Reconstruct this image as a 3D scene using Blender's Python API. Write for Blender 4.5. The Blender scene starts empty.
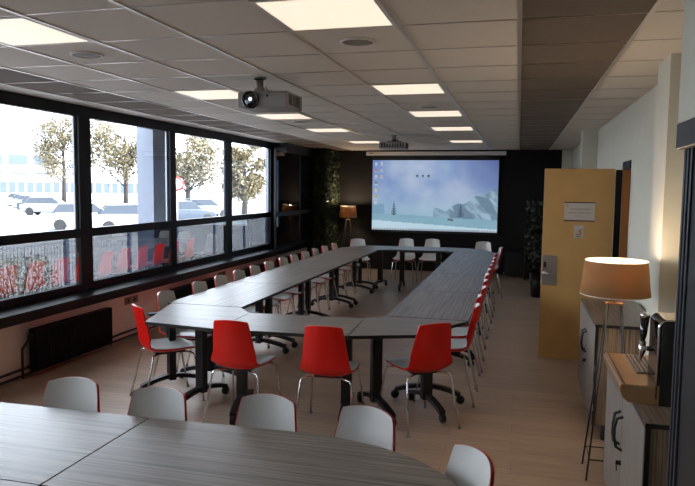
import bpy, math, random
from mathutils import Vector, Matrix
C = bpy.context.scene.collection
random.seed(7)
PI = math.pi

# ------------------------------------------------------------------ mesh builder
class MB:
    def __init__(s): s.v = []; s.f = []; s.m = []; s.sm = []
    def add(s, vs, fs, mi=0, smooth=False):
        n = len(s.v); s.v += [tuple(p) for p in vs]
        for f in fs: s.f.append([i + n for i in f]); s.m.append(mi); s.sm.append(smooth)
        return s
    def box(s, x0, x1, y0, y1, z0, z1, mi=0):
        return s.add([(x0,y0,z0),(x1,y0,z0),(x1,y1,z0),(x0,y1,z0),(x0,y0,z1),(x1,y0,z1),(x1,y1,z1),(x0,y1,z1)],
            [(0,3,2,1),(4,5,6,7),(0,1,5,4),(1,2,6,5),(2,3,7,6),(3,0,4,7)], mi)
    def cbox(s, c, d, M=None, mi=0):
        x,y,z = [k/2 for k in d]; vs = [Vector(p) for p in [(-x,-y,-z),(x,-y,-z),(x,y,-z),(-x,y,-z),(-x,-y,z),(x,-y,z),(x,y,z),(-x,y,z)]]
        if M is not None: vs = [M @ p for p in vs]
        c = Vector(c); return s.add([p + c for p in vs],
            [(0,3,2,1),(4,5,6,7),(0,1,5,4),(1,2,6,5),(2,3,7,6),(3,0,4,7)], mi)
    def tube(s, pts, r, n=8, cap=True, mi=0, smooth=True):
        pts = [Vector(p) for p in pts]; rs = r if isinstance(r,(list,tuple)) else [r]*len(pts)
        rings = []; prev = None
        for i,p in enumerate(pts):
            t = (pts[min(i+1,len(pts)-1)] - pts[max(i-1,0)]).normalized()
            a = Vector((0,0,1)) if abs(t.z) < .9 else Vector((1,0,0))
            if prev is not None: a = prev
            u = (a - t*a.dot(t)).normalized(); w = t.cross(u); prev = u
            rings.append([p + (u*math.cos(2*PI*k/n) + w*math.sin(2*PI*k/n))*rs[i] for k in range(n)])
        vs = [q for R in rings for q in R]; fs = []
        for i in range(len(rings)-1):
            for k in range(n): fs.append((i*n+k, i*n+(k+1)%n, (i+1)*n+(k+1)%n, (i+1)*n+k))
        s.add(vs, fs, mi, smooth)
        if cap:
            b = len(s.v)-len(vs)
            s.f.append([b+k for k in range(n)][::-1]); s.m.append(mi); s.sm.append(False)
            s.f.append([b+(len(rings)-1)*n+k for k in range(n)]); s.m.append(mi); s.sm.append(False)
        return s
    def lathe(s, prof, c=(0,0,0), n=32, mi=0, smooth=True, axis='z'):
        vs = []
        for r,z in prof:
            for k in range(n):
                a = 2*PI*k/n
                if axis == 'z': p = (c[0]+r*math.cos(a), c[1]+r*math.sin(a), c[2]+z)
                elif axis == 'y': p = (c[0]+r*math.cos(a), c[1]+z, c[2]-r*math.sin(a))
                else: p = (c[0]+z, c[1]+r*math.cos(a), c[2]+r*math.sin(a))
                vs.append(p)
        fs = []
        for i in range(len(prof)-1):
            for k in range(n): fs.append((i*n+k, i*n+(k+1)%n, (i+1)*n+(k+1)%n, (i+1)*n+k))
        return s.add(vs, fs, mi, smooth)
    def prism(s, poly, z0, z1, mi=0, mside=None):
        n = len(poly); a = sum(poly[i][0]*poly[(i+1)%n][1]-poly[(i+1)%n][0]*poly[i][1] for i in range(n))
        if a < 0: poly = poly[::-1]
        vs = [(p[0],p[1],z0) for p in poly] + [(p[0],p[1],z1) for p in poly]
        s.add(vs, [tuple(range(n))[::-1], tuple(range(n,2*n))], mi)
        b = len(s.v)-2*n
        for i in range(n):
            s.f.append([b+i, b+(i+1)%n, b+n+(i+1)%n, b+n+i]); s.m.append(mi if mside is None else mside); s.sm.append(False)
        return s
    def build(s, name, mats, parent=None, bevel=0, seg=2, loc=None):
        me = bpy.data.meshes.new(name); me.from_pydata(s.v, [], s.f); me.validate(); me.update()
        if not isinstance(mats,(list,tuple)): mats = [mats]
        for m in mats: me.materials.append(m)
        for p,mi,sm in zip(me.polygons, s.m, s.sm): p.material_index = mi; p.use_smooth = sm
        o = bpy.data.objects.new(name, me); C.objects.link(o)
        if parent: o.parent = parent
        if loc: o.location = loc
        if bevel:
            b = o.modifiers.new('bevel','BEVEL'); b.width = bevel; b.segments = seg; b.limit_method = 'ANGLE'; b.angle_limit = .6
        return o

def tag(o, label=None, cat=None, group=None, kind=None):
    if label: o['label'] = label
    if cat: o['category'] = cat
    if group: o['group'] = group
    if kind: o['kind'] = kind
    return o
def thing(name, label, cat, loc=(0,0,0), rz=0, group=None):
    o = bpy.data.objects.new(name, None); o.empty_display_size = .05; C.objects.link(o)
    o.location = loc; o.rotation_euler = (0,0,rz); return tag(o, label, cat, group)
def struct(o): o['kind'] = 'structure'; return o
def dup(root, loc, rz, label, group=None):
    r = root.copy(); C.objects.link(r); r.location = loc; r.rotation_euler = (0,0,rz); r['label'] = label
    if group: r['group'] = group
    for ch in list(root.children):
        c = ch.copy(); C.objects.link(c); c.parent = r
        for g in list(ch.children):
            d = g.copy(); C.objects.link(d); d.parent = c
    return r
ORD = ['first','second','third','fourth','fifth','sixth','seventh','eighth','ninth','tenth','eleventh','twelfth','thirteenth']

# ------------------------------------------------------------------ materials
def srgb(r,g,b): return tuple(((c/255)/12.92 if c/255<=.04045 else ((c/255+.055)/1.055)**2.4) for c in (r,g,b)) + (1,)
def mat(name, col, rough=.5, metal=0, spec=.5, noise=0, nscale=20, bump=0, coat=0, emit=None, es=1, stretch=None):
    m = bpy.data.materials.new(name); m.use_nodes = True; nt = m.node_tree; b = nt.nodes['Principled BSDF']
    c = col if len(col)==4 else tuple(col)+(1,)
    b.inputs['Base Color'].default_value = c; b.inputs['Roughness'].default_value = rough; b.inputs['Metallic'].default_value = metal
    b.inputs['Specular IOR Level'].default_value = spec; b.inputs['Coat Weight'].default_value = coat
    if emit: b.inputs['Emission Color'].default_value = tuple(emit)[:3]+(1,); b.inputs['Emission Strength'].default_value = es
    if noise or bump:
        tc = nt.nodes.new('ShaderNodeTexCoord'); mp = nt.nodes.new('ShaderNodeMapping'); nz = nt.nodes.new('ShaderNodeTexNoise')
        mp.inputs['Scale'].default_value = stretch or (1,1,1); nz.inputs['Scale'].default_value = nscale; nz.inputs['Detail'].default_value = 5
        nt.links.new(tc.outputs['Object'], mp.inputs[0]); nt.links.new(mp.outputs[0], nz.inputs['Vector'])
        if noise:
            r = nt.nodes.new('ShaderNodeMapRange'); r.inputs[1].default_value=.3; r.inputs[2].default_value=.7
            r.inputs[3].default_value = 1-noise; r.inputs[4].default_value = 1+noise
            mx = nt.nodes.new('ShaderNodeVectorMath'); mx.operation = 'SCALE'; mx.inputs[0].default_value = c[:3]
            nt.links.new(nz.outputs[0], r.inputs[0]); nt.links.new(r.outputs[0], mx.inputs['Scale']); nt.links.new(mx.outputs[0], b.inputs['Base Color'])
        if bump:
            bp = nt.nodes.new('ShaderNodeBump'); bp.inputs['Strength'].default_value = bump; bp.inputs['Distance'].default_value=.01
            nt.links.new(nz.outputs[0], bp.inputs['Height']); nt.links.new(bp.outputs[0], b.inputs['Normal'])
    return m
def grain(name, c1, c2, axis='x', rough=.4, fine=120, ang=None, streak=1.6, spec=.5):
    """striped laminate: long thin streaks running along the given axis"""
    m = bpy.data.materials.new(name); m.use_nodes = True; nt = m.node_tree; b = nt.nodes['Principled BSDF']; L = nt.links.new
    tc = nt.nodes.new('ShaderNodeTexCoord'); rt = nt.nodes.new('ShaderNodeMapping'); mp = nt.nodes.new('ShaderNodeMapping')
    L(tc.outputs['Object'], rt.inputs[0]); L(rt.outputs[0], mp.inputs[0])
    if ang is not None: rt.inputs['Rotation'].default_value = (0,0,ang)
    sc = {'x':(streak,fine,fine),'y':(fine,streak,fine),'z':(fine,fine,streak)}[axis]; mp.inputs['Scale'].default_value = sc
    n1 = nt.nodes.new('ShaderNodeTexNoise'); n1.inputs['Scale'].default_value = 1; n1.inputs['Detail'].default_value = 4; n1.inputs['Roughness'].default_value=.65
    L(mp.outputs[0], n1.inputs['Vector'])
    cr = nt.nodes.new('ShaderNodeValToRGB'); e = cr.color_ramp; e.elements[0].position=.34; e.elements[0].color=c1; e.elements[1].position=.66; e.elements[1].color=c2
    L(n1.outputs[0], cr.inputs[0]); L(cr.outputs[0], b.inputs['Base Color']); b.inputs['Roughness'].default_value = rough
    b.inputs['Specular IOR Level'].default_value = spec
    return m

def floor_mat():
    m = bpy.data.materials.new('floor_vinyl_wood'); m.use_nodes = True; nt = m.node_tree; b = nt.nodes['Principled BSDF']; L = nt.links.new
    tc = nt.nodes.new('ShaderNodeTexCoord'); mp = nt.nodes.new('ShaderNodeMapping'); L(tc.outputs['Object'], mp.inputs[0])
    br = nt.nodes.new('ShaderNodeTexBrick'); br.inputs['Scale'].default_value = 1; br.inputs['Brick Width'].default_value = 1.2; br.inputs['Row Height'].default_value=.18
    br.inputs['Mortar Size'].default_value=.0015; br.inputs['Color1'].default_value = srgb(180,155,133); br.inputs['Color2'].default_value = srgb(164,141,121)
    br.inputs['Mortar'].default_value = srgb(140,112,92); br.offset = .37
    L(mp.outputs[0], br.inputs['Vector'])
    mp2 = nt.nodes.new('ShaderNodeMapping'); mp2.inputs['Scale'].default_value = (1.5,26,1); L(tc.outputs['Object'], mp2.inputs[0])
    n = nt.nodes.new('ShaderNodeTexNoise'); n.inputs['Scale'].default_value=1.4; n.inputs['Detail'].default_value=5; L(mp2.outputs[0], n.inputs['Vector'])
    r = nt.nodes.new('ShaderNodeMapRange'); r.inputs[1].default_value=.3; r.inputs[2].default_value=.7; r.inputs[3].default_value=.84; r.inputs[4].default_value=1.12; L(n.outputs[0], r.inputs[0])
    v = nt.nodes.new('ShaderNodeVectorMath'); v.operation='SCALE'; L(br.outputs['Color'], v.inputs[0]); L(r.outputs[0], v.inputs['Scale'])
    L(v.outputs[0], b.inputs['Base Color']); b.inputs['Roughness'].default_value = .38; b.inputs['Specular IOR Level'].default_value=.5
    return m

def pane_mat(name, tint, ior, strength=1.0):
    m = bpy.data.materials.new(name); m.use_nodes = True; nt = m.node_tree; nt.nodes.clear(); L = nt.links.new
    o = nt.nodes.new('ShaderNodeOutputMaterial'); mx = nt.nodes.new('ShaderNodeMixShader'); t = nt.nodes.new('ShaderNodeBsdfTransparent'); g = nt.nodes.new('ShaderNodeBsdfGlossy')
    t.inputs[0].default_value = tuple(tint)+(1,); g.inputs['Roughness'].default_value = 0; g.inputs[0].default_value=(1,1,1,1)
    f = nt.nodes.new('ShaderNodeFresnel'); f.inputs[0].default_value = ior
    ge = nt.nodes.new('ShaderNodeNewGeometry')
    # only the outward face of each side reflects; keep the back side purely transparent
    mu = nt.nodes.new('ShaderNodeMath'); mu.operation='MULTIPLY'; iv = nt.nodes.new('ShaderNodeMath'); iv.operation='SUBTRACT'; iv.inputs[0].default_value=1
    L(ge.outputs['Backfacing'], iv.inputs[1]); L(f.outputs[0], mu.inputs[0]); L(iv.outputs[0], mu.inputs[1])
    m2 = nt.nodes.new('ShaderNodeMath'); m2.operation='MULTIPLY'; m2.inputs[1].default_value=strength; L(mu.outputs[0], m2.inputs[0])
    L(m2.outputs[0], mx.inputs[0]); L(t.outputs[0], mx.inputs[1]); L(g.outputs[0], mx.inputs[2]); L(mx.outputs[0], o.inputs[0])
    return m

def leafy(name, c1, c2, trans=.3):
    m = bpy.data.materials.new(name); m.use_nodes = True; nt = m.node_tree; b = nt.nodes['Principled BSDF']; L = nt.links.new
    tc = nt.nodes.new('ShaderNodeTexCoord'); n = nt.nodes.new('ShaderNodeTexNoise'); n.inputs['Scale'].default_value=8; L(tc.outputs['Object'], n.inputs['Vector'])
    cr = nt.nodes.new('ShaderNodeValToRGB'); cr.color_ramp.elements[0].position=.35; cr.color_ramp.elements[0].color=c1; cr.color_ramp.elements[1].position=.65; cr.color_ramp.elements[1].color=c2
    L(n.outputs[0], cr.inputs[0]); L(cr.outputs[0], b.inputs['Base Color']); b.inputs['Roughness'].default_value=.6; return m

M = dict(
 wall = mat('wall_paint', srgb(196,193,178), .8, noise=.02, nscale=6),
 wall_left = mat('wall_paint_beige', srgb(238,218,204), .75, noise=.03, nscale=6),
 black_wall = mat('black_wall_paint', srgb(24,23,24), .7, noise=.1, nscale=5, spec=.2),
 ceil = mat('ceiling_tile', srgb(208,199,187), .9, noise=.03, nscale=120, bump=.05),
 ceil_dark = mat('ceiling_tile_brown', srgb(104,90,76), .9, noise=.06, nscale=150),
 tee = mat('ceiling_tee_metal', srgb(205,196,186), .38, metal=.75),
 tee_cross = mat('ceiling_cross_tee_metal', srgb(190,180,170), .3, metal=.95),  # pale reflective metal of the thin cross tees
 frame = mat('black_window_frame', srgb(17,16,19), .45, spec=.3),
 sill = mat('black_window_sill', srgb(9,9,11), .3, spec=.3),
 frame_alu = mat('grey_window_gasket', srgb(120,124,130), .35, metal=.6),
 floor = floor_mat(),
 glass_up = pane_mat('clear_window_glass', (.95,.97,1), 1.5),
 glass_lo = pane_mat('tinted_window_glass', (.40,.415,.43), 1.75, 3.0),
 dark_glass = mat('dark_glossy_panel', (.006,.007,.01), .04, spec=.9),
 red = mat('red_plastic', srgb(214,16,8), .33),
 white = mat('white_plastic', srgb(205,204,200), .32),
 chrome = mat('chrome_tube', (.75,.75,.76), .12, metal=1),
 foot = mat('grey_foot_plastic', srgb(120,120,122), .4),
 black_metal = mat('black_powder_coat', srgb(20,20,22), .4),
 rubber = mat('black_rubber', srgb(14,14,15), .45),
 edge = mat('black_table_edging', srgb(24,22,22), .45),
 top_x = grain('striped_laminate_lengthwise_x', srgb(64,57,52), srgb(150,140,131), 'x', .36, 88, spec=.8, streak=1.0),
 top_y = grain('striped_laminate_lengthwise_y', srgb(64,57,52), srgb(150,140,131), 'y', .36, 80, spec=.8, streak=1.0),
 panel = mat('light_panel_diffuser', (.8,.8,.8), .6, emit=(.84,.69,.53), es=1.1),
 white_frame = mat('white_light_frame', srgb(210,205,198), .5),
 grille = mat('ceiling_speaker_grille', srgb(128,120,112), .6, noise=.15, nscale=300),
 proj = mat('projector_grey_plastic', srgb(134,130,128), .5),
 proj_dark = mat('projector_vent_black', srgb(30,30,32), .5),
 lens = mat('projector_lens_glass', (.01,.012,.02), .03, spec=1),
 lens_hot = mat('projector_lamp_glow', (.8,.8,.9), .3, emit=(.75,.85,1), es=1.3),
 screen_case = mat('screen_casing_grey', srgb(225,220,216), .5),
 rad = mat('black_radiator_enamel', srgb(8,11,11), .5, spec=.25),
 pipe = mat('black_heating_pipe', srgb(26,22,24), .4),
 socket = mat('brown_brass_socket', srgb(140,112,86), .4, noise=.1, nscale=40),
 door = mat('yellow_door_paint', srgb(196,152,90), .5, noise=.05, nscale=5),
 door_edge = mat('orange_door_wood', srgb(200,130,70), .5, noise=.1, nscale=20, stretch=(1,1,.1)),
 steel = mat('brushed_steel', srgb(176,168,160), .35, metal=.9),
 plate = mat('brushed_plaque', srgb(186,180,178), .4, metal=.3),
 sign_ink = mat('plaque_lettering', srgb(84,78,76), .6),
 sign_orange = mat('plaque_orange_mark', srgb(176,96,44), .6),
 cab_front = grain('cabinet_pale_streaked_laminate', srgb(96,88,80), srgb(140,130,120), 'z', .45, 140),
 cab_top = grain('cabinet_brown_streaked_top', srgb(78,66,58), srgb(150,132,116), 'y', .35, 130),
 cab_side = grain('cabinet_brown_streaked_side', srgb(72,58,48), srgb(160,138,114), 'z', .45, 130),
 cab_dark = mat('cabinet_dark_edge', srgb(26,24,24), .4),
 black_gloss = mat('black_gloss_plastic', srgb(10,10,11), .12, coat=.5),
 black_matte = mat('black_matte_plastic', srgb(12,12,13), .5),
 steel_warm = mat('polished_steel_lamp_tint', srgb(205,170,130), .32, metal=.9),  # orange lamp reflection put into the steel's base colour
 brass = mat('brass_plate', srgb(200,150,90), .3, metal=.8),
 shade_in = mat('lamp_shade_lining', srgb(240,232,215), .8),
 slate = mat('slate_grey_aluminium', srgb(44,50,57), .4, metal=.3),
 moss = leafy('preserved_moss', srgb(20,34,17), srgb(56,70,36)),
 leaf_dark = leafy('houseplant_leaves', srgb(16,26,14), srgb(44,48,26)),
 leaf_tree = leafy('autumn_tree_leaves', srgb(66,60,44), srgb(116,104,70)),
 leaf_bush = leafy('bush_leaves', srgb(44,46,26), srgb(110,100,54)),
 bark = mat('tree_bark', srgb(52,46,42), .8, noise=.2, nscale=4),
 pot = mat('black_planter', srgb(14,14,15), .4),
 asphalt = mat('asphalt', srgb(128,128,130), .85, noise=.12, nscale=1.2),
 concrete = mat('rendered_concrete', srgb(116,122,134), .8, noise=.03, nscale=6),
 concrete_dimmed = mat('pane_dimmed_concrete_base', srgb(92,104,126), .8, noise=.03, nscale=6),  # dimmer light through the lower pane put into the colour
 far_wall = mat('pale_facade', srgb(215,215,218), .8, noise=.03, nscale=1),
 far_glass = mat('facade_glass', srgb(84,94,108), .5, spec=.2),
 fence = mat('slate_blue_fence_steel', srgb(58,74,96), .4),
 tyre = mat('car_tyre', srgb(24,24,26), .7), car_glass = mat('car_glass', srgb(34,42,52), .08),
)
def shade_mat(name, col, em, es):
    m = bpy.data.materials.new(name); m.use_nodes = True; nt = m.node_tree; nt.nodes.clear(); L = nt.links.new
    o = nt.nodes.new('ShaderNodeOutputMaterial'); a = nt.nodes.new('ShaderNodeAddShader'); mx = nt.nodes.new('ShaderNodeMixShader')
    d = nt.nodes.new('ShaderNodeBsdfDiffuse'); t = nt.nodes.new('ShaderNodeBsdfTranslucent'); d.inputs[0].default_value = col; t.inputs[0].default_value = col
    tc = nt.nodes.new('ShaderNodeTexCoord'); n = nt.nodes.new('ShaderNodeTexNoise'); n.inputs['Scale'].default_value=260
    b = nt.nodes.new('ShaderNodeBump'); b.inputs['Strength'].default_value=.3; L(tc.outputs['Object'], n.inputs['Vector']); L(n.outputs[0], b.inputs['Height']); L(b.outputs[0], d.inputs['Normal'])
    mx.inputs[0].default_value=.45; L(d.outputs[0], mx.inputs[1]); L(t.outputs[0], mx.inputs[2]); L(mx.outputs[0], o.inputs[0]); return m
M['shade'] = shade_mat('tan_fabric_shade', srgb(186,146,104), None, 0)

# ------------------------------------------------------------------ setting
CH = 2.644; XM = -.026; Y0 = 3.403; PX = .6; PY = .608
XW = 1.03            # right wall
XG = -4.55           # window plane
XL = -4.42           # lower left wall face
YB = 14.2            # back wall
YN = -2.6            # wall behind the camera
struct(MB().box(-4.7, 1.3, YN-.1, YB+.1, -.12, 0).build('floor', M['floor']))
# ceiling: one column of tiles after another, brown tiles in two of them
cols = [-4.95,-4.226,-3.626,-3.026,-2.426,-1.826,-1.226,-.626,-.026,.574,1.4]
mb = MB()
for a,b in zip(cols, cols[1:]):
    dark = 1 if (abs(a+4.226)<.01 or abs(a+.026)<.01) else 0
    mb.box(a, b, YN-.1, YB+.1, CH, CH+.05, dark)
mb.box(-5.0, 1.4, YN-.2, YB+.2, CH+.05, CH+.35)  # unseen roof slab, added so the building shades the ground outside
struct(mb.build('ceiling', [M['ceil'], M['ceil_dark']]))
mb = MB()
for x in cols[1:-1]: mb.box(x-.012, x+.012, YN, YB, CH-.006, CH+.001)
struct(mb.build('trim_1', M['tee']))
mb = MB(); k = -10
while Y0 + PY*k < YB-.05:
    y = Y0 + PY*k; mb.box(-4.5, XW-.01, y-.005, y+.005, CH-.003, CH+.001); k += 1
struct(mb.build('trim_2', M['tee_cross']))

# back wall
struct(MB().box(-4.7, .83, YB, YB+.15, 0, CH).build('wall_back', M['black_wall']))
struct(MB().box(.83, 1.3, YB, YB+.15, 0, CH).build('wall_back', M['wall']))
struct(MB().box(-.28, .24, YB-.02, YB, .0, .05).build('baseboard_back', M['white_frame']))
struct(MB().box(-4.7, 1.3, YN-.15, YN, 0, CH).build('wall_front', M['wall']))
# right wall with the door opening
DY0, DY1, DZ = 6.78, 7.22, 2.08
mb = MB().box(XW, XW+.16, 2.6, DY0, 0, CH).box(XW, XW+.16, DY1, YB, 0, CH).box(XW, XW+.16, DY0, DY1, DZ, CH)
mb.box(.87, XW, 4.42, 4.80, 0, CH)        # pilaster near the lamp
mb.box(.83, XW, 9.66, 10.0, 0, CH)        # pilaster beyond the door
mb.box(.556, 1.2, YN, 2.65, 1.955, CH).box(.592, 1.2, YN, 2.585, 0, 1.955)        # deeper wall beside the camera
struct(mb.build('wall_right', M['wall']))
struct(MB().box(XW+.16, 2.6, 6.0, 6.05, 0, CH).box(XW+.16, 2.6, 8.4, 8.45, 0, CH).box(2.55, 2.6, 6.05, 8.4, 0, CH).box(XW+.16,2.6,6.0,8.45,CH,CH+.1).box(XW+.16,2.6,6.0,8.45,-.1,0).build('wall_corridor', M['wall_left']))
# door: frame is the structure, open leaf hangs from it
dr = struct(MB().box(XW-.012, XW+.17, DY0-.02, DY1+.0, DZ-.06, DZ+.02).box(XW+.0, XW+.17, DY0-.02, DY0+.03, 0, DZ-.06).box(.955, 1.015, DY1-.03, DY1, 0, DZ-.06).build('door_1', M['frame']))
dl = MB().box(.252, .945, DY1-.06, DY1-.02, .008, 2.03).build('door_leaf', M['door'], dr, bevel=.002)
MB().box(1.02, 1.15, DY1-.02, DY1-.001, 0, DZ-.06).build('door_jamb', M['door_edge'], dr)
hp = MB().box(.254, .41, DY1-.065, DY1-.06, .80, 1.12).build('lock_plate', M['steel'], dl, bevel=.004)
MB().tube([(.29,DY1-.065,.93),(.29,DY1-.12,.93)], .011).tube([(.29,DY1-.115,.93),(.395,DY1-.115,.928)], .009).lathe([(0,-.018),(.024,-.018),(.026,0),(0,0)], (.29,DY1-.064,.93), 20, axis='y').build('door_lever', M['steel'], dl)
MB().cbox((.285,DY1-.07,1.02),(.03,.02,.06)).build('card_reader', M['black_matte'], dl, bevel=.004)
MB().cbox((.254,DY1-.04,.93),(.008,.03,.1)).build('latch', M['steel'], dl)

# door signs
py = DY1-.06
s = thing('door_plaque', 'rectangular grey room plaque with black top and bottom edges on the yellow door', 'sign', (.61, py, 1.585))
MB().cbox((0,-.004,0),(.30,.008,.19)).build('plate', M['plate'], s)
for z in (.095,-.095): MB().cbox((0,-.006,z),(.305,.012,.010)).build('edge_strip', M['black_matte'], s)
def text(body, size, loc, m, parent, name='lettering', ext=.0006):
    cu = bpy.data.curves.new(name, 'FONT'); cu.body = body; cu.size = size; cu.extrude = ext; cu.align_x = 'CENTER'; cu.align_y='CENTER'; cu.materials.append(m)
    o = bpy.data.objects.new(name, cu); C.objects.link(o); 
    me = bpy.data.meshes.new_from_object(o); me.name = name; bpy.data.objects.remove(o); o = bpy.data.objects.new(name, me); C.objects.link(o)
    o.location = loc; o.rotation_euler = (PI/2,0,0); o.parent = parent; return o
text('SALLE DE REUNION', .023, (.01,-.009,.025), M['sign_ink'], s)
mb = MB(); x = -.11                        # second line: long, too small to read
for i,w in enumerate([.006,.005,.008,.004,.007,.006,.005,.004,.006,.008,.005,.006,.004,.006,.007,.005,.006,.006]):
    mb.cbox((x+w/2,-.0085,-.012+(.001 if i%2 else -.001)),(w,.001,.010)); x += w+.0065
mb.build('small_lettering', M['sign_ink'], s)
mb = MB(); x=-.035
for w in (.008,.006,.009,.005,.007): mb.cbox((x,-.0085,-.045),(w,.001,.009)); x += .014
mb.build('small_lettering', M['sign_orange'], s)
mb = MB().tube([(-.132,-.009,.055),(-.118,-.009,.052),(-.112,-.009,.068),(-.118,-.009,.078),(-.128,-.009,.076)], .004, 6); mb.build('corner_emblem', M['sign_orange'], s)
s = thing('pictogram_sign', 'small square pictogram sign below the grey plaque on the yellow door', 'sign', (.612, py, 1.375))
MB().cbox((0,-.003,0),(.095,.006,.13)).build('plate', M['plate'], s)
MB().tube([(-.028,-.008,-.018),(-.015,-.008,-.03),(.012,-.008,-.03),(.025,-.008,-.012),(.018,-.008,.012),(.0,-.008,.018),(-.006,-.008,.006),(.01,-.008,-.006)], .005, 6).build('emblem', M['sign_orange'], s)
MB().tube([(.02,-.008,.018),(.032,-.008,.036)], .003, 6).build('mark', M['sign_ink'], s)
MB().cbox((0,-.0065,-.05),(.05,.001,.008)).build('small_lettering', M['sign_ink'], s)

# ------------------------------------------------------------------ left wall and windows
mb = MB().box(XL-.25, XL, YN, YB, -.4, .62)
mb.box(XL-.25, XL, 12.9, YB, .6, CH).box(XL-.25,XL,YN,-1.2,.6,CH)
struct(mb.build('wall_left', M['wall_left']))
struct(MB().box(-4.62, -4.25, YN, 13.25, .565, .645).box(-4.62,-4.24, YN, 13.25, .645, .662).build('trim_3', M['sill'], bevel=.004))
mull = [(-1.2,-1.03),(.45,.62),(2.28,2.46),(4.12,4.30),(5.99,6.19),(7.86,8.01),(9.62,9.80),(11.50,11.66)]
ZB0,ZB1,ZT0,ZT1,ZH = .662,.742,1.243,1.335,2.525
wm = 1
for (a0,a1),(b0,b1) in zip(mull, mull[1:]):
    f = MB().box(XG-.05, XG+.02, a1, b0, ZB0, ZB1).box(XG-.05, XG+.02, a1, b0, ZT0, ZT1).box(XG-.05, XG+.02, a1, b0, ZH, CH+.02)
    f.box(XG-.05, XG+.02, a0, a1, ZB0, CH+.02)
    if wm == 7: f.box(XG-.05, XG+.02, b0, b1, ZB0, CH+.02)
    o = struct(f.build('window_%d'%wm, M['frame']))
    MB().box(XG-.035, XG-.015, b0-.035, b0-.002, ZT1, ZH).build('gasket', M['frame_alu'], o)
    MB().box(XG-.006, XG+.006, a1-.01, b0+.01, ZT1-.01, ZH+.01).build('upper_pane', M['glass_up'], o)
    MB().box(XG-.006, XG+.006, a1-.01, b0+.01, ZB1-.01, ZT0+.01).build('lower_pane', M['glass_lo'], o)
    wm += 1
# dark closed bay at the end of the window band: glossy black panels
dp = struct(MB().box(-4.66, -4.45, 11.66, 13.3, .66, CH).box(-4.30,-4.262,11.08,11.12,.66,2.50).box(-4.30,-4.262,11.12,13.3,.66,.72).box(-4.30,-4.262,11.12,13.3,1.27,1.35).box(-4.45,-4.262,11.66,13.3,2.46,CH).box(-4.30,-4.262,13.22,13.3,.66,CH).build('window_8', M['frame']))
for z0,z1,n in ((.72,1.27,'lower_pane'),(1.35,2.46,'upper_pane')):
    MB().box(-4.285, -4.27, 11.12, 12.38, z0, z1).build(n, M['dark_glass'], dp); MB().box(-4.285, -4.27, 12.46, 13.22, z0, z1).build(n, M['dark_glass'], dp)
for y in (12.38,12.43): MB().box(-4.29, -4.262, y, y+.03, .70, 2.48).build('slat', M['slate'], dp)

# skirting pipes, radiators, sockets
for k,z in enumerate((.045,.105)):
    tag(MB().tube([(-4.37,-2.4,z),(-4.37,13.1,z)], .014, 8).build('heating_pipe', M['pipe']), ['lower','upper'][k]+' of the two black heating pipes along the foot of the window wall', 'pipe', 'heating pipes at skirting level')
def radiator(y0, y1, label):
    t = thing('radiator', label, 'radiator', (-4.33, (y0+y1)/2, .065), 0, 'black radiators below the windows')
    h = (y1-y0)/2; mb = MB().box(-.04,.035,-h,h,0,.40)
    n = int((y1-y0)/.04)
    for i in range(n): yy = -h + (i+.5)*(y1-y0)/n; mb.tube([(.038,yy,.015),(.038,yy,.385)], .009, 6)
    mb.build('panel', M['rad'], t, bevel=.006)
    MB().tube([(0,-h-.02,.34),(0,-h-.13,.24),(0,-h-.13,-.03)], .012).build('feed_pipe', M['pipe'], t)
    MB().cbox((0,-h-.02,.34),(.035,.05,.035)).build('valve', M['pipe'], t, bevel=.004)
    MB().cbox((0,h+.012,.06),(.03,.03,.10)).tube([(0,h+.012,.02),(0,h+.012,-.03)],.010).build('valve', M['pipe'], t, bevel=.004)
radiator(5.0, 6.18, 'black radiator nearest the camera, fully in view left of the table')
radiator(7.52, 8.72, 'second black radiator along the wall, behind the first window side chairs')
radiator(9.75, 10.95, 'third black radiator along the wall, seen between chair backs')
radiator(11.4, 12.6, 'farthest black radiator, near the moss wall corner')
for y,l in ((6.73,'brown wall socket to the right of the nearest radiator'),(9.16,'brown wall socket beyond the second radiator, between chair backs')):
    t = thing('wall_socket', l, 'socket', (XL, y, .45), 0, 'brown wall sockets')
    MB().cbox((.006,0,0),(.012,.26,.085)).build('plate', M['socket'], t, bevel=.003)
    for d in (-.06,.06): MB().lathe([(0,.002),(.022,.002),(.024,0),(.024,-.004)],(.012,d,0),16,axis='x').build('outlet', M['cab_dark'], t)

# moss wall in the far corner
def leafcloud(fn, n, size, seed=1):
    rnd = random.Random(seed); mb = MB()
    for _ in range(n):
        p = Vector(fn(rnd)); a = Vector((rnd.gauss(0,1),rnd.gauss(0,1),rnd.gauss(0,1))).normalized(); b = a.orthogonal().normalized()
        ang = rnd.uniform(0,2*PI); b = (Matrix.Rotation(ang,3,a) @ b); c = a.cross(b); s = size*rnd.uniform(.6,1.4)
        mb.add([p - b*s, p + c*s*.35, p + b*s, p - c*s*.35], [(0,1,2,3)])
    return mb
t = thing('moss_wall', 'dark green moss and leaf panel on the far left corner by the window end', 'plant wall', (-4.18,13.75,.02))
MB().box(-.22,.20,-.43,.43,.0,2.60).build('backing_board', M['moss'], t)
def onm(r):
    if r.random()<.6: return (.20+r.uniform(0,.06), r.uniform(-.44,.44), r.uniform(.02,2.6))
    return (r.uniform(-.22,.22), -.43-r.uniform(0,.06), r.uniform(.02,2.6))
leafcloud(onm, 6500, .032, 3).build('moss_foliage', M['moss'], t)

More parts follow.
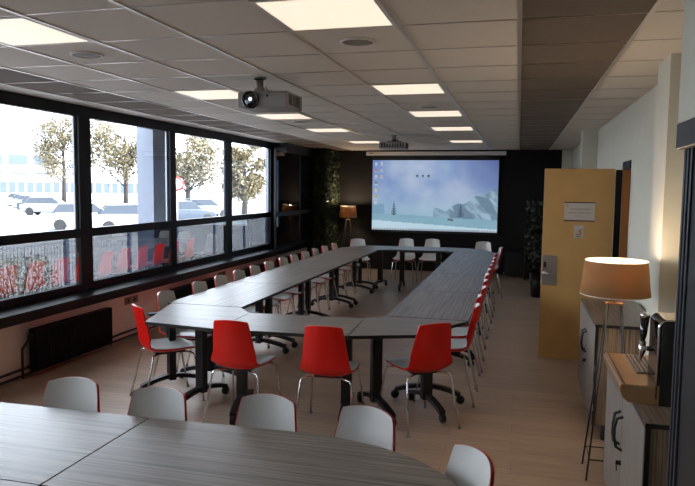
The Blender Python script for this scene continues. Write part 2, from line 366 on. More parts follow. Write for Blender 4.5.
# ------------------------------------------------------------------ ceiling fittings
side = {'r':-.926, 'l':-2.726}; place = {-1:'nearest the camera',3:'second from the camera',6:'third from the camera',9:'fourth from the camera',13:'farthest, close to the screen'}
L0 = None
def lname(s,k):
    if k < -1: return 'unseen square ceiling light added behind the camera, %s row, number %s' % ('window side' if s=='l' else 'door side', 'one' if k==-4 else 'two')
    return 'square glowing ceiling light in the %s row, %s' % ('window side' if s=='l' else 'middle', place[k])
for s in 'rl':
    for k in (-1,3,6,9,13,-4,-7):  # last two rows are unseen, added to brighten the near end
        y = Y0 + PY*(k+.5)
        if L0 is None:
            L0 = thing('ceiling_light', lname(s,k), 'ceiling light', (side[s],y,CH-.001), 0, 'square ceiling light panels')
            f = MB(); o_,i_ = .288,.268
            f.box(-o_,o_,-o_,-i_,-.006,0).box(-o_,o_,i_,o_,-.006,0).box(-o_,-i_,-i_,i_,-.006,0).box(i_,o_,-i_,i_,-.006,0); f.build('frame', M['white_frame'], L0)
            MB().box(-i_,i_,-i_,i_,-.004,-.001).build('diffuser', M['panel'], L0)
        else: dup(L0, (side[s],y,CH-.001), 0, lname(s,k))
S0 = None
for s,k,l in (('r',0,'round ceiling speaker just past the large nearest ceiling light'),('l',0,'round ceiling speaker at upper left beside the nearest window side light'),
              ('r',5,'round ceiling speaker just before the third light of the middle row'),('l',7,'round ceiling speaker beyond the third light of the window side row')):
    loc = (side[s], Y0+PY*(k+.5), CH-.002)
    if S0 is None:
        S0 = thing('ceiling_speaker', l, 'speaker', loc, 0, 'round ceiling speakers')
        MB().lathe([(.104,0),(.104,-.006),(.092,-.010),(.088,-.006)], n=32).build('rim', M['white_frame'], S0)
        MB().lathe([(.09,-.005),(.05,-.009),(.001,-.010)], n=32).build('grille', M['grille'], S0)
    else: dup(S0, loc, 0, l)

def projector(loc, w, d, h, drop, label, rz=0, lens=True, mx=0):
    t = thing('projector', label, 'projector', loc, rz, 'ceiling projectors')
    b = MB().box(-w/2,w/2,-d/2,d/2,-h,0).build('body', M['proj'], t, bevel=.012, seg=3)
    # mount up to the ceiling
    MB().tube([(mx,0,.02),(mx,0,drop-.02)], .030, 14).lathe([(.05,drop-.012),(.05,drop),(0,drop)],(mx,0,0),n=20).build('ceiling_pole', M['proj'], t)
    MB().lathe([(.04,.03),(.042,.045),(.035,.05)],(mx,0,0),n=20).cbox((mx+.02,0,.012),(.22,.16,.012)).tube([(mx+.04,.02,.06),(mx+.08,.0,.015)],.006,6).build('bracket', M['proj_dark'] if not lens else M['proj'], t)
    x0 = -w/2+.11
    if lens:
        r = MB().lathe([(.066,.0),(.066,-.022),(.058,-.026),(.052,-.012),(.0,-.010)], (x0,-d/2,-h*.52), 32, axis='y').build('lens_ring', M['black_gloss'], t)
        MB().lathe([(.050,-.014),(.035,-.020),(.018,-.0235),(0,-.024)], (x0,-d/2,-h*.52), 28, axis='y').build('lens', M['lens'], t)
        MB().lathe([(.015,-.0262),(0,-.0275)], (x0+.004,-d/2,-h*.5), 20, axis='y').build('lamp_glow', M['lens_hot'], t)
        MB().lathe([(.009,0),(.009,-.003),(0,-.003)], (x0+.13,-d/2,-h*.28), 12, axis='y').build('sensor', M['black_matte'], t)
    for i in range(7): MB().cbox((w/2+.001,-d/2+.05+i*.035,-h*.5),(.004,.016,h*.7)).build('vent', M['proj_dark'], t)
    if not lens:
        for i in range(9): MB().cbox((-w/2+.05+i*.042,-d/2-.001,-h*.5),(.022,.004,h*.6)).build('rear_vent', M['proj_dark'], t)
    return t
projector((-1.88,4.77,2.515), .40,.34,.118, .129, 'grey projector with lit lens hanging nearest the camera, facing it', mx=-.09)
projector((-1.95,10.25,2.53), .42,.32,.10, .114, 'small far projector hanging under the ceiling close to the screen', lens=False)

# ------------------------------------------------------------------ projection screen
sx0,sx1,sz0,sz1 = -3.155,-.435,.895,2.425; SY = YB-.07
t = thing('projection_screen', 'large projection screen with snowy landscape desktop hanging on the black back wall', 'screen', ((sx0+sx1)/2, SY, sz1))
W,H = sx1-sx0, sz1-sz0
MB().box(-W/2-.14, W/2+.145, -.06,.06, .105,.185).build('casing', M['screen_case'], t, bevel=.008)
MB().box(-W/2-.02,W/2+.02,.002,.008,-H-.03,.10).build('cloth', M['black_matte'], t)
MB().box(-W/2-.02,W/2+.02,-.012,.014,-H-.055,-H-.03).build('bottom_bar', M['black_matte'], t, bevel=.003)
MB().cbox((-W/2-.02,-.062,.15),(.09,.003,.02)).build('casing_badge', M['socket'], t)
def vn(x,y,s=1):
    def h(i,j): return (math.sin(i*127.1+j*311.7+s*17.3)*43758.5453)%1
    i,j = math.floor(x),math.floor(y); fx,fy = x-i,y-j; fx=fx*fx*(3-2*fx); fy=fy*fy*(3-2*fy)
    return (h(i,j)*(1-fx)+h(i+1,j)*fx)*(1-fy)+(h(i,j+1)*(1-fx)+h(i+1,j+1)*fx)*fy
def fbm(x,y,s=1): return .5*vn(x,y,s)+.25*vn(2*x,2*y,s+1)+.125*vn(4*x,4*y,s+2)+.0625*vn(8*x,8*y,s+3)
def lerp(a,b,t): t=max(0,min(1,t)); return tuple(p+(q-p)*t for p,q in zip(a,b))
def picture(u,v):
    a = u*1.6
    c = lerp((120,148,196),(178,192,216), (fbm(a*2.2+.4,v*2.2,2)-.22)*2.4 + .5*(1-abs(u-.42)*2.6))
    c = lerp(c,(92,108,160), (u-.62)*1.9*(v-.30)*2.2)
    c = lerp(c,(96,122,184), max(0,(.16-u)*5)*(v-.4))
    c = lerp(c,(150,186,202), (.55-v)*2.2)
    # distant mountain on the right, with snow gullies
    ridge = .30+.27*max(0,min(1,(u-.60)/.36)) + .03*math.sin(u*40)*.6 + .02*vn(u*30,1,5)
    if u > .5 and v < ridge:
        k = fbm(u*22+v*9,v*9,9); c = lerp((112,136,156),(156,184,202),(k-.42)*4)
        if u < .63: c = lerp(c,(138,170,190),.6)
    if u < .10 and v < .38: c = lerp(c,(112,150,176),.6)
    hill = .205+.03*math.cos(u*3.2)
    if v < hill: c = lerp((142,180,196),(126,164,184), fbm(u*6,v*20,4))
    if v < .14-.10*u: c = lerp((176,206,222),(196,220,232), fbm(u*5,v*6,6))
    # fir trees, log
    for tu,tv,th,tw in ((.18,.215,.21,.030),(.715,.205,.20,.032)):
        if tv < v < tv+th:
            k = 1-(v-tv)/th
            if abs(u-tu) < tw*k*(.62+.38*math.sin(v*190)): c = lerp(c,(70,92,112),.8)
    if abs(u-.635)<.022 and abs(v-.165+.3*(u-.635))<.014: c = (96,104,110)
    # desktop icons
    for iu,iv,ic in ((.03,.95,(190,200,220)),(.075,.955,(205,200,190)),(.03,.86,(196,120,84)),(.075,.86,(180,190,210)),(.03,.77,(206,196,180)),(.075,.77,(206,180,140)),(.03,.68,(130,110,100)),(.03,.57,(214,190,130)),(.03,.48,(190,160,80)),(.03,.39,(200,200,206))):
        if abs(u-iu)<.009 and abs(v-iv)<.016: c = ic
        if abs(u-iu)<.014 and abs(v-iv+.03)<.005: c = lerp(c,(225,230,235),.5)
    for iu in (.365,.41,.458):
        if abs(u-iu)<.0085 and abs(v-.775)<.016: c = (76,92,104) if (abs(u-iu)>.003 or abs(v-.775)>.006) else (150,170,180)
    if v < .022: c = (176,186,194) if (u<.3 or u>.86) and (int(u*90)%2==0) else (150,164,178)
    return c
NX,NY = 208,117
me = bpy.data.meshes.new('projected_image')
vs = [(-W/2+W*i/NX, 0, -H+H*j/NY) for j in range(NY+1) for i in range(NX+1)]
fs = [(j*(NX+1)+i, j*(NX+1)+i+1, (j+1)*(NX+1)+i+1, (j+1)*(NX+1)+i) for j in range(NY) for i in range(NX)]
me.from_pydata(vs, [], fs); ca = me.color_attributes.new('image','FLOAT_COLOR','CORNER')
buf = []
for j in range(NY):
    for i in range(NX): buf += list(srgb(*[max(0,min(255,q)) for q in picture((i+.5)/NX,(j+.5)/NY)]))*4
ca.data.foreach_set('color', buf)
m = bpy.data.materials.new('projected_desktop_image'); m.use_nodes = True; nt = m.node_tree; nt.nodes.clear()
o = nt.nodes.new('ShaderNodeOutputMaterial'); e = nt.nodes.new('ShaderNodeEmission'); at = nt.nodes.new('ShaderNodeAttribute'); at.attribute_name='image'
e.inputs[1].default_value = .95; nt.links.new(at.outputs[0], e.inputs[0]); nt.links.new(e.outputs[0], o.inputs[0]); me.materials.append(m)
im = bpy.data.objects.new('projected_image', me); C.objects.link(im); im.parent = t

# ------------------------------------------------------------------ chairs
prof = [(-.285,.828,.134),(-.280,.80,.141),(-.268,.74,.149),(-.255,.68,.157),(-.242,.62,.165),(-.232,.565,.173),(-.222,.515,.182),(-.200,.470,.190),(-.160,.446,.196),(-.11,.438,.200),(-.05,.434,.204),(.02,.433,.205),(.08,.436,.203),(.13,.441,.198),(.17,.446,.190),(.20,.447,.178),(.217,.442,.160)]
def shell(off0, off1, wf, trim=0, nu=14):
    P = prof[trim:len(prof)-trim] if trim else prof
    n = len(P); vs = []; 
    def nrm(i):
        a = Vector((P[max(i-1,0)][0],P[max(i-1,0)][1])); b = Vector((P[min(i+1,n-1)][0],P[min(i+1,n-1)][1])); d = (b-a).normalized()
        return Vector((-d.y, d.x))            # towards the sitter
    for off in (off0, off1):
        for i,(y,z,hw) in enumerate(P):
            N = nrm(i); k = z if z > .5 else None
            back = max(0,min(1,(z-.46)/.1)); seatm = 1-back
            for j in range(nu+1):
                u = -1+2*j/nu
                top = max(0,1-i/3.0) if trim==0 or True else 0
                yy = y + N.x*off; zz = z + N.y*off
                yy += back*.040*u*u; zz += seatm*(.040*abs(u)**2.6 - .010)*max(0,min(1,(n-1-i)/4))
                zz -= top*.016*abs(u)**2.2
                if i >= n-3: yy -= (i-(n-4))/3*.03*abs(u)**3
                vs.append((u*hw*wf, yy, zz))
    s = nu+1; fs = []; B = n*s
    for i in range(n-1):
        for j in range(nu):
            a = i*s+j; fs.append((a,a+s,a+s+1,a+1)); fs.append((B+a,B+a+1,B+a+s+1,B+a+s))
    for i in range(n-1):
        a = i*s; fs.append((a, B+a, B+a+s, a+s)); a = i*s+nu; fs.append((a, a+s, B+a+s, B+a))
    for j in range(nu):
        fs.append((j, j+1, B+j+1, B+j)); a=(n-1)*s+j; fs.append((a, B+a, B+a+1, a+1))
    return MB().add(vs, fs, 0, True)
CP = thing('meeting_chair', 'x', 'chair')
sh = shell(-.006, .005, 1.0).build('shell', M['red'], CP)
em = sh.modifiers.new('edge','EDGE_SPLIT'); em.split_angle = .9
ln = shell(.0045, .0085, .965).build('seat_lining', M['white'], CP)
em = ln.modifiers.new('edge','EDGE_SPLIT'); em.split_angle = .9
ln['label'] = 'white inner face of the seat and back'
MB().box(-.10,.10,-.13,.12,.408,.424).build('seat_mount', M['black_metal'], CP, bevel=.004)
for sx in (-1,1):
    for (y0,yb,yf) in ((-.09,-.175,-.265),(.09,.16,.235)):
        lg = MB().tube([(sx*.06,y0,.412),(sx*.15,yb*.95,.412),(sx*.178,yb,.405),(sx*.190,yb*1.04,.380),(sx*.205,(yb+yf)/2,.20),(sx*.22,yf,.012)], .0085, 8).build('leg', M['chrome'], CP)
        MB().tube([(sx*.2185,yf*.99,.022),(sx*.2202,yf,.0)], [.010,.013], 8).build('foot_cap', M['foot'], lg)
first = [True]
def chair(x, y, rz, label, group):
    if first[0]:
        first[0] = False; CP.location = (x,y,0); CP.rotation_euler = (0,0,rz); CP['label'] = label; CP['group'] = group; return CP
    return dup(CP, (x,y,0), rz, label, group)
# rz: local +y is where the sitter looks
R = math.radians
g = 'chairs along the near side of the long table'
chair(-2.02,4.60,R(-2), 'red backed chair at the near table edge, left of the three facing away', g)
chair(-1.33,4.62,R(3), 'red backed chair at the near table edge, middle of the three facing away', g)
chair(-.72,4.905,R(39), 'red backed chair at the near right corner of the table, turned to the left', g)
chair(-2.84,4.86,R(-44), 'red chair standing sideways at the near left corner, next to the window side', g)
g = 'window side row of chairs'
ly = [5.45,6.1,6.6,7.08,7.56,8.03,8.56,9.02,9.53,10.04,10.56,11.14]
for i,y in enumerate(ly):
    y -= .10
    j = random.uniform(-.03,.03)
    chair(-2.905,y,R(-90)+j, 'white faced chair on the window side, %s of twelve counting from the camera' % ORD[i], g)
g = 'door side row of chairs'
ry = [5.58,6.08,6.65,7.16,7.68,8.18,8.67,9.13,9.6,10.2]
for i,y in enumerate(ry):
    j = random.uniform(-.03,.03)
    chair(-.58+random.uniform(-.01,.01),y,R(90)+j, 'red backed chair in the door side row, %s of ten counting from the camera' % ORD[i], g)
g = 'chairs at the far end of the table'
chair(-2.92,11.98,R(200), 'white faced chair at the far left corner of the table, beside the far lamp', g)
chair(-2.12,12.40,R(180), 'white faced chair under the screen, left one of the middle pair', g)
chair(-1.63,12.50,R(177), 'white faced chair under the screen, right one of the middle pair', g)
chair(-.64,12.22,R(176), 'white faced chair at the far right corner, right below the screen corner', g)
chair(-.52,11.30,R(98), 'red backed chair at the far end of the door side, standing apart beyond the row', g)
g = 'chairs behind the foreground table'
for x,y,rz,l in ((-2.115,2.50,186,'leftmost'),(-1.635,2.48,182,'second from the left'),(-1.115,2.525,177,'third'),(-.70,2.505,160,'fourth'),(-.335,2.24,124,'rightmost')):
    chair(x,y,R(rz), 'red rimmed white chair back behind the foreground table, %s of five'%l, g)

# ------------------------------------------------------------------ tables
TZ = .74
def castor(name_parent, x, y):
    MB().lathe([(0,-.018),(.031,-.018),(.035,-.012),(.035,-.004),(.025,-.003),(.025,.003),(.035,.004),(.035,.012),(.031,.018),(0,.018)], (x,y,.035), 18, axis='y').cbox((x,y,.058),(.022,.03,.02)).build('castor', M['rubber'], name_parent)
def tleg(par, x, y, ang, half=.30, z1=TZ-.03, w=.085):
    """column on an arched foot running in direction ang, a castor at each end; positions relative to the thing"""
    e = thing('table_leg', None, None, (x,y,0), ang); e.parent = par
    c = MB().box(-.03,.03,-w/2,w/2,.10,z1).build('column', M['black_metal'], e, bevel=.006)
    mb = MB(); n = 10; pts = []
    for i in range(n+1):
        u = -1+2*i/n; pts.append((u*half, .075+.06*(1-abs(u)**1.8)))
    for i in range(n):
        (a,za),(b,zb) = pts[i],pts[i+1]; hh=.018
        mb.add([(a,-.025,za-hh),(b,-.025,zb-hh),(b,.025,zb-hh),(a,.025,za-hh),(a,-.025,za+hh),(b,-.025,zb+hh),(b,.025,zb+hh),(a,.025,za+hh)],
            [(0,3,2,1),(4,5,6,7),(0,1,5,4),(1,2,6,5),(2,3,7,6),(3,0,4,7)])
    mb.build('foot', M['black_metal'], e)
    for s in (-1,1): castor(e, s*half, 0)
    MB().cbox((0,0,z1-.01),(.40,.06,.02)).build('top_bracket', M['black_metal'], e)
def table(poly, legs, label, grainm, rail=None, group='meeting tables of the long ring'):
    cx = sum(p[0] for p in poly)/len(poly); cy = sum(p[1] for p in poly)/len(poly)
    t = thing('meeting_table', label, 'table', (cx,cy,0), 0, group)
    loc = [(p[0]-cx,p[1]-cy) for p in poly]
    sh = [(x*(1-.0025/max(.1,math.hypot(x,y))), y*(1-.0025/max(.1,math.hypot(x,y)))) for x,y in loc]
    MB().prism(sh, TZ-.026, TZ, 0, 1).build('tabletop', [M[grainm], M['edge']], t, bevel=.0015, seg=1)
    for (x,y,a,h) in legs: tleg(t, x-cx, y-cy, a, h)
    if rail:
        (x0,y0),(x1,y1) = rail; d = Vector((x1-x0,y1-y0,0)); a = math.atan2(d.y,d.x)
        MB().cbox(((x0+x1)/2-cx,(y0+y1)/2-cy,TZ-.055),(d.length,.04,.045), Matrix.Rotation(a,3,'Z')).build('rail', M['black_metal'], t)
    return t
xl0,xl1 = -3.08,-2.345; xr0,xr1 = -1.045,-.365
# near side: two corner tables and one between
table([(-2.345,5.255),(-2.175,5.045),(-2.16,4.385),(-2.81,4.46),(-3.02,5.20),(-3.03,5.255)], [(-2.92,5.05,R(50),.27),(-2.50,4.80,R(75),.30)], 'corner table at the near left of the ring, pale with daylight', 'top_x', ((-2.9,5.0),(-2.35,4.62)))
table([(-2.175,5.045),(-1.195,5.135),(-1.165,4.46),(-2.16,4.385)], [(-2.10,4.72,R(100),.30),(-1.27,4.85,R(98),.32)], 'short table at the near side, between the two near corner tables', 'top_x', ((-2.1,4.70),(-1.27,4.80)))
table([(-1.195,5.135),(-1.045,5.27),(-.365,5.27),(-.70,4.64),(-1.165,4.46)], [(-1.06,4.98,R(-52),.30),(-.68,5.16,R(125),.28)], 'corner table at the near right of the ring, five sided', 'top_x', ((-1.1,4.95),(-.72,5.1)))
# long sides: four straight tables each
N = 4; ya,yb = 5.265,10.95; ys = [ya+(yb-ya)*i/N for i in range(N+1)]
for i in range(N):
    a,b = ys[i]+.001,ys[i+1]-.001
    table([(xl0,a),(xl1,a),(xl1,b),(xl0,b)], [(-2.71,a+.14,0,.31),(-2.71,b-.14,0,.31)], 'straight table on the window side of the ring, %s of four counting from the camera'%ORD[i], 'top_y', ((-2.71,a+.14),(-2.71,b-.14)))
    yb2 = 11.18; c0 = 5.28+(yb2-5.28)*i/N+.001; c1 = 5.28+(yb2-5.28)*(i+1)/N-.001
    table([(xr0,c0),(xr1,c0),(xr1,c1),(xr0,c1)], [(-.705,c0+.14,0,.28),(-.705,c1-.14,0,.28)], 'straight table on the door side of the ring, %s of four counting from the camera'%ORD[i], 'top_y', ((-.705,c0+.14),(-.705,c1-.14)))
# far side
table([(xl0,10.96),(xl1,10.96),(-2.18,11.13),(-2.18,11.86),(-2.75,11.80),(-3.07,11.2)], [(-2.72,11.25,R(20),.30),(-2.40,11.5,R(80),.30)], 'corner table at the far left of the ring, in front of the far lamp', 'top_x')
table([(-2.178,11.13),(-1.202,11.22),(-1.21,11.95),(-2.178,11.86)], [(-2.0,11.50,R(92),.30),(-1.36,11.56,R(92),.30)], 'short table at the far side, below the projection screen', 'top_x', ((-2.0,11.5),(-1.36,11.56)))
table([(-1.2,11.22),(-1.045,11.19),(-.365,11.19),(-.55,11.70),(-.85,11.90),(-1.208,11.95)], [(-.68,11.35,R(10),.28),(-.98,11.6,R(100),.28)], 'corner table at the far right of the ring, near the dark plant', 'top_x')
# foreground tables
gf = 'foreground tables'
def dend(y0, y1):
    far = [(-1.6096,2.585),(-1.25,2.60),(-.95,2.612),(-.72,2.600),(-.52,2.555),(-.36,2.475),(-.24,2.37),(-.155,2.255),(-.10,2.12),(-.07,1.985),(-.065,1.8755)]
    return far
d = dend(0,0)
table(d+[(-1.6096,1.8755)], [(-1.45,2.23,R(90),.28),(-.55,2.2,R(60),.25)], 'foreground table with a rounded right hand end', 'top_x', ((-1.45,2.2),(-.6,2.2)), gf)
table([(-1.6104,2.585),(-3.05,2.555),(-3.05,1.8755),(-1.6104,1.8755)], [(-1.77,2.23,R(90),.28),(-2.9,2.23,R(90),.28)], 'foreground table at the bottom left, with a straight far edge', 'top_x', ((-1.77,2.23),(-2.9,2.23)), gf)
table([(-1.6104,1.8745),(-3.05,1.8745),(-3.05,1.17),(-1.6104,1.17)], [(-1.77,1.52,R(90),.28),(-2.9,1.52,R(90),.28)], 'nearest table, only a sliver in the bottom left corner of the picture', 'top_x', None, gf)

# ------------------------------------------------------------------ cabinets along the right wall
def cabinet(x0,x1,y0,y1,h,label, handles, grp='streaked laminate cabinets by the right wall'):
    cx,cy = (x0+x1)/2,(y0+y1)/2; t = thing('cabinet', label, 'cabinet', (cx,cy,0), 0, grp)
    a,b,c,d = x0-cx,x1-cx,y0-cy,y1-cy
    MB().box(a+.022,b,c+.012,d-.012,.12,h-.02).build('body', M['cab_side'], t)
    MB().box(a,b,c,d,h-.02,h).build('top', M['cab_top'], t, bevel=.002)
    MB().box(a,b,c-.001,c+.004,h-.021,h-.001).box(a-.001,a+.004,c,d,h-.021,h-.001).build('top_edging', M['cab_dark'], t)
    MB().box(a+.002,a+.022,c+.0,c+.014,.12,h-.021).build('corner_strip', M['cab_dark'], t)
    m = (c+d)/2
    for k,(p,q) in enumerate(((c+.014,m-.002),(m+.002,d-.002))):
        dd = MB().box(a,a+.02,p,q,.125,h-.023).build('cabinet_door', M['cab_front'], t, bevel=.001)
        yy = (m-.045) if k==0 else (m+.045); z0 = h-.16
        sgn = 1 if k==0 else -1
        MB().tube([(a,yy,z0),(a-.028,yy+.005*sgn,z0-.012),(a-.036,yy+.018*sgn,z0-.06),(a-.036,yy+.018*sgn,z0-.11),(a-.028,yy+.005*sgn,z0-.155),(a,yy,z0-.17)], .0075, 8).build('handle', M['black_metal'], dd)
        if k==0:
            MB().lathe([(.013,0),(.013,-.006),(0,-.007)],(a,yy+.02,h-.40),14,axis='x').cbox((a-.015,yy+.02,h-.40),(.018,.004,.022)).cbox((a-.02,yy+.02,h-.425),(.004,.02,.03)).build('lock_key', M['black_metal'], dd)
            for hz in (h-.32,.25): MB().cbox((a+.002,c+.006,hz),(.008,.016,.05)).build('hinge', M['steel'], dd)
    for xx in (a+.10,b-.08):
        for yy in (c+.06,d-.06): MB().lathe([(.0,0),(.026,0),(.030,.01),(.030,.12)],(xx,yy,0),14).build('cabinet_foot', M['black_metal'], t)
    return t
cabinet(.555, 1.0, 4.86, 6.02, .855, 'streaked laminate cabinet beyond the floor lamp, next to the open door', None)
cabinet(.53, .975, 2.82, 3.98, .855, 'streaked laminate cabinet at lower right carrying the black drinks dispenser', None)

# drinks dispenser on the near cabinet
t = thing('drinks_dispenser', 'black rounded beer dispenser with chrome tap and drip tray on the near cabinet', 'dispenser', (.61,3.16,.856))
pr_ = [(-.138,.085),(-.147,.076),(-.145,.050),(-.133,.022),(-.11,.004),(-.08,0),(.16,0),(.16,.085)]   # rounded tray profile
n=len(pr_); vs=[(x,-.09,z) for x,z in pr_]+[(x,.50,z) for x,z in pr_]
MB().add(vs,[tuple(range(n)), tuple(range(n,2*n))[::-1]]+[(i,n+i,n+(i+1)%n,(i+1)%n) for i in range(n)]).build('drip_tray', M['steel_warm'], t, bevel=.004)
MB().box(-.128,-.124,-.085,.49,.085,.0865).build('tray_groove', M['cab_dark'], t)
mb = MB().box(-.045,.05,.11,.47,.085,.089)
for i in range(15): mb.box(-.042,.047,.115+i*.023,.125+i*.023,.089,.093)
for i in range(5): mb.box(-.038+i*.02,-.033+i*.02,.115,.465,.093,.095)
mb.build('drip_grille', M['steel'], t)
def rounded(w0,w1,z0,z1,r,n=8):
    pts=[(w1,z0),(w0,z0)]
    for k in range(n+1): a=R(180-90*k/n); pts.append((w0+r+r*math.cos(a), z1-r+r*math.sin(a)))
    for k in range(n+1): a=R(90-90*k/n); pts.append((w1-r+r*math.cos(a), z1-r+r*math.sin(a)))
    return pts
def slab(pts,y0,y1):
    n=len(pts); vs=[(x,y0,z) for x,z in pts]+[(x,y1,z) for x,z in pts]
    return MB().add(vs,[tuple(range(n))[::-1], tuple(range(n,2*n))]+[(i,(i+1)%n,n+(i+1)%n,n+i) for i in range(n)])
slab(rounded(0,.33,.086,.385,.035),-.085,.10).build('body', M['black_gloss'], t, bevel=.004)
slab(rounded(.016,.34,.0,.375,.03),-.10,-.085).build('front_panel', M['black_matte'], t, bevel=.003)
bz = MB(); pts=[(x,-.088,z) for x,z in rounded(.004,.335,.03,.381,.035)[1:]]
bz.tube(pts,.006,8).build('chrome_bezel', M['chrome'], t)
tp = MB().tube([(0,.06,.22),(-.035,.06,.22)],.012,12).tube([(-.035,.06,.255),(-.035,.06,.205),(-.041,.06,.18),(-.047,.06,.155)],[.016,.016,.009,.007],12).build('tap', M['chrome'], t)
MB().tube([(-.035,.06,.255),(-.033,.06,.285),(-.030,.06,.365)],[.010,.016,.021],14).build('tap_handle', M['black_gloss'], tp)
MB().tube([(-.030,.06,.365),(-.030,.06,.385)],[.022,.022],14).build('handle_cap', M['chrome'], tp)
MB().tube([(-.035,.035,.225),(-.035,.085,.225)],.010,10).build('tap_valve', M['chrome'], tp)

# floor lamps
def floor_lamp(loc, rz, label, hs, r0, r1, ph, power, legsp=.22):
    t = thing('floor_lamp', label, 'lamp', loc, rz, 'tripod floor lamps')
    z1 = hs; z0 = hs-ph
    s = MB().lathe([(r1,z0),(r0,z1)], n=48).build('lamp_shade', M['shade'], t)
    so = s.modifiers.new('thick','SOLIDIFY'); so.thickness=.003
    MB().lathe([(r1-.004,z0),(r0-.004,z1)], n=48).build('shade_lining', M['lining'], s)
    MB().lathe([(r0+.001,z1-.004),(r0+.001,z1+.001),(r0-.003,z1+.001),(r0-.003,z1-.004)],n=48).build('shade_rim', M['shade_in'], s)
    MB().lathe([(r1+.001,z0+.004),(r1+.001,z0-.001),(r1-.003,z0-.001),(r1-.003,z0+.004)],n=48).build('shade_rim', M['shade_in'], s)
    MB().cbox((0,0,z0-.055),(.10,.07,.010)).build('top_plate', M['brass'], t, bevel=.002)
    MB().tube([(0,0,z0-.05),(0,0,z0+.05)],.008,8).tube([(0,0,z0+.05),(0,0,z0+.09)],.018,10).build('socket', M['brass'], t)
    b = MB().lathe([(.001,.0),(.018,.01),(.03,.035),(.030,.055),(.018,.078),(.001,.086)],(0,0,z0+.09),16).build('bulb', M['bulb'], t)
    for sx in (-1,1):
        for sy in (-1,1):
            MB().tube([(sx*.038,sy*.022,z0-.06),(sx*legsp,sy*legsp*.95,.0)],.0055,6).build('leg', M['black_metal'], t)
    q = legsp*.87; z = .13
    MB().tube([(-q,-q*.95,z),(q,-q*.95,z),(q,q*.95,z),(-q,q*.95,z),(-q,-q*.95,z)],.004,6,cap=False).build('brace', M['black_metal'], t)
    l = bpy.data.lights.new('lamp_bulb_light','POINT'); l.energy = power; l.color=(1,.74,.50); l.shadow_soft_size=.04
    lo = bpy.data.objects.new('lamp_bulb_light', l); C.objects.link(lo); lo.parent = t; lo.location=(0,0,z0+.20)
    return t
M['lining'] = shade_mat('white_shade_lining', srgb(244,240,228), None, 0)
M['bulb'] = mat('lit_bulb', (.9,.8,.6), .4, emit=(1,.78,.5), es=6)
floor_lamp((.595,4.30,0), 0, 'large tan shaded tripod floor lamp between the two cabinets at right', 1.372, .184, .206, .212, 15.0, .135)
floor_lamp((-3.60,13.72,0), .5, 'small glowing floor lamp in the far left corner by the back wall', 1.415, .168, .198, .24, 34.0, .17)

# black sliding partition beside the camera
t = thing('sliding_partition', 'black sliding partition with head rail at the right edge of the picture', 'partition', (.556,1.2,0))
MB().box(-.014,-.001,-3.0,1.40,1.955,2.045).build('head_rail', M['slate'], t, bevel=.004)
MB().box(.026,.035,-3.0,1.39,.02,1.955).build('panel', M['black_matte'], t)
for y in (1.402,1.36,1.31): MB().box(.018,.032,y-.010,y+.010,.0,1.955).build('stile', M['slate'], t, bevel=.003)

# dark furniture and plants at the back
t = thing('low_cabinet', 'low black cabinet against the back wall right of the screen', 'cabinet', (-.03,13.95,.06))
MB().box(-.22,.19,-.2,.2,0,.46).build('body', M['black_matte'], t, bevel=.005); MB().box(-.23,.20,-.21,.2,.46,.48).build('top', M['cab_dark'], t)
t = thing('bar_table', 'tall narrow dark stand with brown rim beside the dark plant', 'stand', (.30,13.6,0))
MB().box(-.17,.20,-.18,.18,.86,.885).build('top', M['socket'], t); MB().box(-.16,-.13,-.17,.17,0,.86).box(.16,.19,-.17,.17,0,.86).box(-.13,.16,.14,.17,0,.86).build('side_panels', M['black_matte'], t)
def plant(name, loc, label, pot_r, pot_h, fn, n, size, seed, stems, m='leaf_dark'):
    t = thing(name, label, 'plant', loc)
    MB().lathe([(0,0),(pot_r*.8,0),(pot_r,pot_h),(pot_r*.92,pot_h),(pot_r*.9,pot_h-.03),(0,pot_h-.03)], n=24).build('planter', M['pot'], t)
    r = random.Random(seed); mb = MB()
    for k in range(stems):
        a = r.uniform(0,2*PI); q = r.uniform(.02,pot_r*.7); e = r.uniform(.6,1.0)
        mb.tube([(q*math.cos(a),q*math.sin(a),pot_h-.03),(q*1.3*math.cos(a),q*1.3*math.sin(a),.9*e),(q*2.2*math.cos(a),q*2.2*math.sin(a),1.45*e)], [.008,.006,.003], 5)
    mb.build('stems', M['bark'], t)
    leafcloud(fn, n, size, seed).build('foliage', M[m], t)
plant('bamboo_plant', (.36,11.4,0), 'tall dark bamboo plant in a black planter half hidden by the yellow door', .15, .40,
      lambda r: (lambda a,q,z: (q*math.cos(a)-.03, q*math.sin(a), z))(r.uniform(0,2*PI), r.uniform(0,.21), r.uniform(.45,1.6)), 700, .06, 5, 9)
# ------------------------------------------------------------------ outside
GZ = -.60
struct(MB().box(-260,-4.72,-120,300,GZ-.2,GZ).build('ground', M['asphalt']))
for i,y in enumerate((.0,4.0,8.05,12.8)):
    t = thing('outside_pillar', 'pale blue rendered pillar outside the %s' % ['windows behind the camera','windows left of the picture','second window','fourth window'][i], 'pillar', (-5.03,y+.27,GZ), 0, 'pillars outside the windows')
    MB().box(-.127,.127,-.27,.27,1.86,3.6).build('shaft', M['concrete'], t)
    MB().box(-.128,.128,-.271,.271,0,1.86).build('shaft_base', M['concrete_dimmed'], t)  # lower shaft, coloured darker for the dimming by the pane
